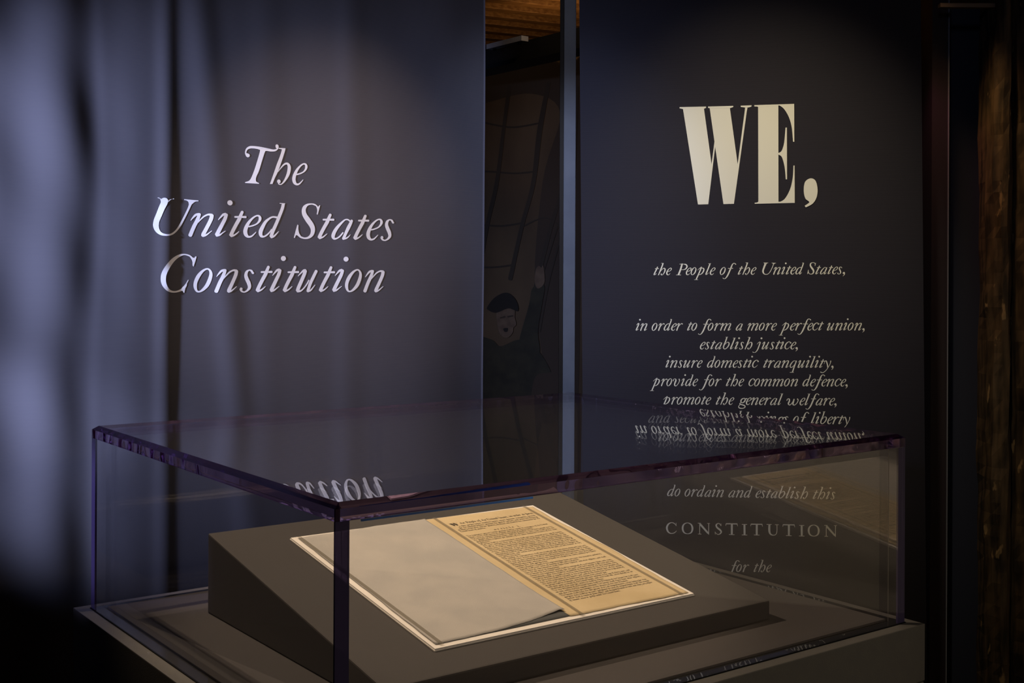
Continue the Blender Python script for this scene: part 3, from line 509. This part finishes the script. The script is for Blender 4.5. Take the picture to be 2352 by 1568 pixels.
Yr = 17.5
rail = tag(empty('ceiling_rail', V3(.6, Yr, 3.1)), 'black horizontal rail under the rafters between the banners', 'rail')
dA = Vector((math.cos(-.93), math.sin(-.93), 0))
def railbox(name, c, hl, hw, z0, z1, mt, par):
    n = Vector((-dA.y, dA.x, 0)); q = [c+dA*a*hl+n*b*hw for a, b in ((-1, -1), (1, -1), (1, 1), (-1, 1))]
    return hull(name, [V3(p.x, p.y, z0) for p in q], [V3(p.x, p.y, z1) for p in q], mt, par)
c0 = Vector((at(1200, Yr), Yr, 0)); zc = (628-135)/2797.6*Yr
railbox('beam', c0, 4.5, .12, zc-.02, zc+.22, M['black'], rail)
railbox('lower_flange', c0, 4.5, .2, zc-.08, zc-.02, M['black'], rail)
fix = tag(empty('light_track', V3(at(1160, Yr-.3), Yr-.3, (628-100)/2797.6*Yr)), 'short grey metal track fixed above the black rail', 'track')
c1 = Vector((at(1162, Yr-.2), Yr-.2, 0)); z1c = (628-99)/2797.6*(Yr-.2)
railbox('track_bar', c1, .42, .06, z1c-.03, z1c+.04, M['steel'], fix)
for sgn in (-.3, .3): railbox('bracket', c1+dA*sgn, .02, .02, z1c-.06, z1c-.03, M['black'], fix)

# ---------------------------------------------------------------- right side: dark panels and old timber
Yp = 12.6
dp = tag(empty('navy_wall_panel', V3(at(2190, Yp+.5), Yp+.5, -H/S)), 'dark navy exhibit wall panel with thin steel edge beside the old timber', 'panel')
vbox('return_side', at(2139, Yp)*S, at(2176, Yp)*S, Yp*S, (Yp+.35)*S, 0, 2.95, M['magenta'], dp)
vbox('edge_trim', at(2175.4, Yp)*S, at(2177.4, Yp)*S, (Yp-.015)*S, (Yp+.3)*S, 0, 2.95, mat('edge_trim', (.16, .17, .22), .35), dp)
vbox('panel_face', at(2140, Yp+.5)*S, at(2300, Yp+.5)*S, (Yp+.36)*S, (Yp+.62)*S, 0, H+(628-12)/2797.6*(Yp+.36)*S, M['door_navy'], dp)
br = tag(vbox('cross_rail', at(2112, Yp+.3)*S, at(2262, Yp+.3)*S, (Yp-.3)*S, (Yp-.22)*S, H+(628-13)/2797.6*(Yp-.26)*S, H+(628-4)/2797.6*(Yp-.26)*S, mat('rail_metal', (.15, .11, .085), .5)), 'thin brownish rail across the top of the navy panel', 'rail')
# timber post
Yt = 12.2
tp = tag(empty('timber_post', V3(at(2345, Yt), Yt, -H/S)), 'massive old dark timber post with flaking paint at the right edge', 'post')
def timber(name, x0, x1, yf, depth, seed):
    R = random.Random(seed); n = 90; prof = ((x0+.035, yf+depth), (x0, yf+.20), (x0+.03, yf+.08), (x0+.09, yf+.01), (x1-.05, yf), (x1, yf+.06), (x1, yf+depth))
    vs = []; fs = []; k = len(prof); ph = [R.random()*6 for _ in prof]
    for j in range(n+1):
        z = -H/S+(RZ/S)*j/n
        for i, (x, y) in enumerate(prof):
            d = .012*math.sin(z*1.9+ph[i])+.008*math.sin(z*6.1+ph[i]*2)+R.uniform(-.007, .007)
            vs.append(V3(x+d, y+d*.6, z))
    for j in range(n):
        for i in range(k-1): a = j*k+i; fs.append((a, a+1, a+k+1, a+k))
        a = j*k; fs.append((a+k-1, a, a+k, a+2*k-1))
    fs.append(tuple(range(k-1, -1, -1))); fs.append(tuple(n*k+i for i in range(k)))
    return mesh_obj(name, vs, fs, M['timber'], tp, False)
timber('main_timber', at(2283, Yt), at(2324, Yt)+.02, Yt, .5, 3)
timber('split_timber', at(2326, Yt)+.025, at(2470, Yt), Yt-.04, .5, 5)

# ---------------------------------------------------------------- plinth
g = .0889
pl_ = tag(empty('display_plinth', K(CA/2, CB/2, -H/S)), 'large olive-grey painted plinth under the acrylic case', 'plinth')
kbox('cap_frame', -g, CA+g, -g, CB+g, -2.547, ZP-.004, M['plinth'], pl_, .0018)
kbox('base_box', -g+.004, CA+g-.004, -g+.004, CB+g-.004, -H/S, -2.553, M['plinth'], pl_, .0018)
# rim around the cover: four mitred strips, gasket inside
def ringpiece(name, o0, o1, z0, z1, mt, par, side, bev=0.0):
    """mitred strip of a ring between offsets o0 (outer) and o1 (inner, inwards positive)"""
    a = [(o0, o0), (CA-o0, o0), (CA-o0, CB-o0), (o0, CB-o0)]; b = [(o1, o1), (CA-o1, o1), (CA-o1, CB-o1), (o1, CB-o1)]
    i, j = side, (side+1) % 4
    q = [a[i], a[j], b[j], b[i]]
    return hull(name, [K(s, t, z0) for s, t in q], [K(s, t, z1) for s, t in q], mt, par, bev)
for sd in range(4):
    ringpiece('gasket', -.006, .082, ZP-.004, ZP+.001, M['gasket'], pl_, sd)
kbox('deck_board', .082, CA-.082, .082, CB-.082, ZP-.004, -2.17, M['deck'], pl_, .001)

# ---------------------------------------------------------------- acrylic cover
ZB2 = ZP+.0015
cov = tag(empty('acrylic_cover', K(CA/2, CB/2, ZB2)), 'clear acrylic box with violet edges standing over the open booklet', 'display case')
zl = -1.0-CV-LT            # underside of the lid
e2 = CH+.002
kbox('lid_pane', e2, CA-e2, e2, CB-e2, -1.029, -1.0, M['clear'], cov)
for sd in range(4):
    a = lambda o: [(o, o), (CA-o, o), (CA-o, CB-o), (o, CB-o)]
    i, j = sd, (sd+1) % 4
    prof = [(0, zl), (0, -1-CV), (CH, -1.0), (e2, -1.0), (e2, zl)]
    p0 = [K(*a(o)[i], z) for o, z in prof]; p1 = [K(*a(o)[j], z) for o, z in prof]
    le = hull('lid_edge', p0, p1, M['edge'], cov); le.data.materials.append(M['edge2'])
    for p in le.data.polygons:
        if abs(p.normal.z) < .1 and p.area > 1e-4: p.material_index = 1
zw = zl-.0006
for nme, s0, s1, t0, t1 in (('front_pane', CA-WT, CA-.0002, WT+.0004, CB-WT-.0004), ('back_pane', 0, WT, .013, CB), ('side_pane', WT+.0004, CA-.013, 0, WT), ('side_pane', WT+.0004, CA-.013, CB-WT, CB)):
    kbox(nme, s0, s1, t0, t1, ZB2, zw, M['clear'], cov)
# polished violet ends of the panes
kbox('pane_end', CA-.0124, CA, 0, WT, ZB2, zw, M['end'], cov)
kbox('pane_end', CA-.0124, CA, CB-WT, CB, ZB2, zw, M['end'], cov)
kbox('pane_end', 0, WT, 0, .0124, ZB2, zw, M['end'], cov)
gb = kbox('dispersion_line', CA-WT-.008, CA-WT-.001, .17, 1.136, -1.1075, -1.0985, M['blue'], cov); gb['label'] = 'blue strip standing in for dispersed light under the front lid edge'  # added strip: its colour imitates a line of refracted blue light
for s_, t_ in ((CA-WT, WT), (CA-WT, CB-WT)):
    kbox('joint_line', s_-.0022, s_+.0003, t_-.0015, t_+.0003, ZB2, zw, M['joint'], cov)
kbox('joint_line', CA-.0025, CA+.0004, WT, CB-.02, zl-.0016, zl-.0001, M['joint'], cov)
kbox('joint_line', WT, CA-WT, WT-.0004, WT+.002, zl-.0030, zl-.0006, M['joint'], cov)


# ---------------------------------------------------------------- slanted cradle
cs0, cs1, ct0, ct1, czb, czf = .605, 2.80, .545, 3.355, -1.662, -2.05
zd = -2.1695
q = [(cs0, ct0), (cs1, ct0), (cs1, ct1), (cs0, ct1)]
cr_ = hull('slanted_stand', [K(s, t, zd) for s, t in q], [K(cs0, ct0, czb), K(cs1, ct0, czf), K(cs1, ct1, czf), K(cs0, ct1, czb)], M['cradle'], None, .003)
tag(cr_, 'slanted grey cloth-covered stand inside the acrylic case', 'stand')

# frame of the sloping top: t along the case, r down the slope
P0 = K(cs0, ct0, czb); UD = (K(cs1, ct0, czf)-P0).normalized(); BD = B_.copy(); ND = BD.cross(UD).normalized()
if ND.z < 0: ND = -ND
def D(t, r, h=0): return P0+BD*(t*S)+UD*(r*S)+ND*(h*S)
TH = .016
mcor = [(.4395, .285), (2.384, .300), (2.379, 1.984), (.455, 1.984)]
mt_ = tag(empty('mount_board', D(1.4, 1.1, .0005)), 'off-white double mount board lying on the slanted stand', 'mount')
for nm, h0, h1, grow in (('backing_board', .0008, .0075, .004), ('top_board', .0078, TH, 0)):
    c_ = [(t+(grow if t > 1.4 else -grow), r+(grow if r > 1 else -grow)) for t, r in mcor]
    hull(nm, [D(t, r, h0) for t, r in c_], [D(t, r, h1) for t, r in c_], M['mountboard'], mt_, .0003)

def sheet(name, edge, mt, par, h, thick=.0012, wav=.001, nu=60, nv=50, lift=None, lab=None):
    """paper: edge(u, v) gives the (t, r) of a point, both 0..1; small waves in height"""
    vs = []; fs = []
    for o_ in (0, 1):
        for j in range(nv+1):
            for i in range(nu+1):
                u, v = i/nu, j/nv; t, r = edge(u, v)
                hh = h+wav*(1+math.sin(t*9+r*4)*math.sin(r*7-t*3))+(lift(u, v) if lift else 0)+(thick if o_ == 0 else 0)
                vs.append(D(t, r, hh))
    n = (nu+1)*(nv+1); W_ = nu+1
    for j in range(nv):
        for i in range(nu):
            a = j*W_+i; fs.append((a, a+1, a+W_+1, a+W_)); fs.append((n+a, n+a+W_, n+a+W_+1, n+a+1))
    for j in range(nv):
        for i in (0, nu): a = j*W_+i; fs.append((a, a+W_, n+a+W_, n+a))
    for i in range(nu):
        for j in (0, nv): a = j*W_+i; fs.append((a, n+a, n+a+1, a+1))
    o = mesh_obj(name, vs, fs, mt, par, True)
    bm = bmesh.new(); bm.from_mesh(o.data); bmesh.ops.recalc_face_normals(bm, faces=bm.faces); bm.to_mesh(o.data); bm.free()
    if lab: o['label'] = lab
    return o
def wob(x, a, s_): return a*(math.sin(x*11+s_)+.6*math.sin(x*27+s_*2)+.35*math.sin(x*61+s_*3))
bk = tag(empty('open_booklet', D(1.4, 1.1, TH)), 'open eighteenth-century booklet, grey left sheet and printed tan right page', 'document')
def e_dark(u, v): return (.50+.935*u+wob(v, .001, 1), .345+(1.945-.345)*v+.006*u*0)
sheet('dark_sheet', e_dark, M['dark_page'], bk, TH+.0006, lab='darker grey sheet showing under the lower corner')
def e_grey(u, v):
    tl = .474+.010*math.sin(v*2.2)+wob(v, .0025, 2)+.03*max(0, .04-v); tr = 1.452-.034*v+wob(v, .0012, 5)
    top = .318-.030*u+wob(u, .0022, 4); bot = 1.945+wob(u, .0020, 7)-.078*max(0, (u-.38)/.62)**1.3*(1 if u < .97 else 1-(u-.97)*8)
    return (tl+(tr-tl)*u, top+(bot-top)*v)
sheet('blank_sheet', e_grey, M['grey_page'], bk, TH+.0036, lift=lambda u, v: .012*max(0, u-.8)*max(0, v-.85)*30, lab='plain blue-grey left sheet')
def e_page(u, v):
    tl = 1.44-.03*v; tr = 2.352+wob(v, .004, 3)-.006*math.sin(v*9)-.012*max(0, v-.8)*5+.005
    top = .302+.03*u+wob(u, .0015, 2); bot = 1.950+.018*u+wob(u, .0022, 6)
    return (tl+(tr-tl)*u, top+(bot-top)*v)
pg = sheet('printed_page', e_page, M['page'], bk, TH+.0022, lab='tan printed right-hand page with ragged edges')
def page_h(t, r): return TH+.0022+.001*(1+math.sin(t*9+r*4)*math.sin(r*7-t*3))+.0012+.0006
# straps of clear film across the sheets
for t0, t1, ra, rb in ((.488, .512, .300, 1.965), (1.520, 1.488, .292, 1.975), (2.290, 2.285, .302, 1.978)):
    vs = []; n = 60
    for j in range(n+1):
        r = ra+(rb-ra)*j/n; t = t0+(t1-t0)*j/n
        for dt in (-.0115, .0140): vs.append(D(t+dt, r, TH+.0068+.0010*(1+math.sin(t*9+r*4)*math.sin(r*7-t*3))))
    mesh_obj('film_strap', vs, [(2*j, 2*j+1, 2*j+3, 2*j+2) for j in range(n)], M['strap'], mt_)
# ---- printed text, set line by line in an upright letter
SHEAR = .42
def print_polys(text, x0, x1, r, xh, k=1, just=True):
    P, l, rr = layout(text, False, k, 0, 0.0, 1.55)
    sx = (x1-x0)/(rr-l) if just else xh*.80
    return [[(x0+((x-SHEAR*y)-l)*sx, r-y*xh) for x, y in pl] for pl in P]
TEXT = ("The legislative powers herein granted shall be vested in a Congress of the United States, which shall consist of a Senate and House of Representatives.@"
"The House of Representatives shall be composed of members chosen every second year by the people of the several states, and the electors in each state shall have the qualifications requisite for electors of the most numerous branch of the state legislature.@"
"No person shall be a representative who shall not have attained to the age of twenty-five years, and been seven years a citizen of the United States, and who shall not, when elected, be an inhabitant of that state in which he shall be chosen. Representatives and direct taxes shall be apportioned among the several states which may be included within this Union, according to their respective numbers, which shall be determined by adding to the whole number of free persons, including those bound to service for a term of years, and excluding Indians not taxed, three fifths of all other persons. The actual enumeration shall be made within three years after the first meeting of the Congress of the United States, and within every subsequent term of ten years, in such manner as they shall by law direct.@"
"The number of representatives shall not exceed one for every thirty thousand, but each state shall have at least one representative; and until such enumeration shall be made, the state of New Hampshire shall be entitled to chuse three, Massachusetts eight, Rhode Island and Providence Plantations one, Connecticut five, New York six, New Jersey four, Pennsylvania eight, Delaware one, Maryland six, Virginia ten, North Carolina five, South Carolina five, and Georgia three.@"
"When vacancies happen in the representation from any state, the executive authority thereof shall issue writs of election to fill such vacancies.@The House of Representatives shall chuse their Speaker and other officers; and shall have the sole power of impeachment.@"
"The Senate of the United States shall be composed of two Senators from each state, chosen by the legislature thereof, for six years; and each Senator shall have one vote. Immediately after they shall be assembled in consequence of the first election, they shall be divided as equally as may be into three classes. The seats of the Senators of the first class shall be vacated at the expiration of the second year, of the second class at the expiration of the fourth year, and of the third class at the expiration of the sixth year, so that one third may be chosen every second year.@"
"No person shall be a Senator who shall not have attained to the age of thirty years, and been nine years a citizen of the United States, and who shall not, when elected, be an inhabitant of that state for which he shall be chosen.@The Vice President of the United States shall be President of the Senate, but shall have no vote, unless they be equally divided. The Senate shall chuse their other officers, and also a President pro tempore, in the absence of the Vice President.@"
"The Senate shall have the sole power to try all impeachments. When sitting for that purpose, they shall be on oath. Judgment in cases of impeachment shall not extend further than to removal from office, and disqualification to hold and enjoy any office of honour, trust or profit under the United States.@")
TEXT = TEXT.replace(';', ',').replace('-', ' ')
for a_, b2 in (('H', 'h'), ('R', 'r'), ('N', 'n'), ('I', 'i'), ('M', 'm'), ('C', 'c'), ('V', 'v'), ('D', 'd'), ('G', 'g'), ('Y', 'y'), ('J', 'j'), ('W', 'w'), ('k', 'h'), ('z', 's'), ('x', 'v')): TEXT = TEXT.replace(a_, b2)
lines_ = []
for par_ in TEXT.split('@'):
    cur = ''
    for wd in par_.split():
        if len(cur)+len(wd)+1 > 88: lines_.append((cur, True)); cur = wd
        else: cur = (cur+' '+wd).strip()
    if cur: lines_.append((cur, False))
tx0, tx1 = 1.553, 2.238
pp = []
r = .675; pitch = (1.785-.675)/max(1, len(lines_)-1)
for i_, (ln, full) in enumerate(lines_):
    xs = tx0-.010*(r-.6)
    if full: pp += print_polys(ln, xs, tx1, r, .0122)
    else:
        n_ = len(ln)/88; pp += print_polys(ln, xs, xs+(tx1-xs)*min(1, n_), r, .0122)
    r += pitch
head = [('the People of the United States, in order to form', 1.640, 2.272, .462, .0215), ('a more perfect union, establish justice, insure domestic tranquility, provide', 1.600, 2.262, .502, .0140),
        ('for the common defence, promote the general welfare, and secure the blessings', 1.578, 2.258, .532, .0140), ('of liberty to ourselves and our posterity, do ordain and establish this constitution for the', 1.555, 2.255, .562, .0140), ('United States of america.', 1.555, 1.76, .592, .0140)]
for t_, a_, b2, r_2, xh_ in head: pp += print_polys(t_, a_, b2, r_2, xh_, 2)
pp += print_polys('a r t i c l e   i.', 1.80, 2.02, .640, .018, 2)
poly_mesh('printed_text', pp, lambda t, rr2: D(t, rr2, page_h(t, rr2)), M['ink'], bk, 'dense dark lines of printed text')
cap_ = [pl for w_ in WE_SHAPES[:4] for pl in shape_polys('o', w_, 2)]
poly_mesh('initial_letters', [[(1.556+(x-503)/522*.066, .428+(y-196)/712*.050) for x, y in pl] for pl in cap_]+[[(1.626+x*.016, .440-y*.016) for x, y in pl] for pl in glyph_polys('P', 2, 0)][:0], lambda t, rr2: D(t, rr2, page_h(t, rr2)), M['ink'], bk, 'large initial W of the heading')
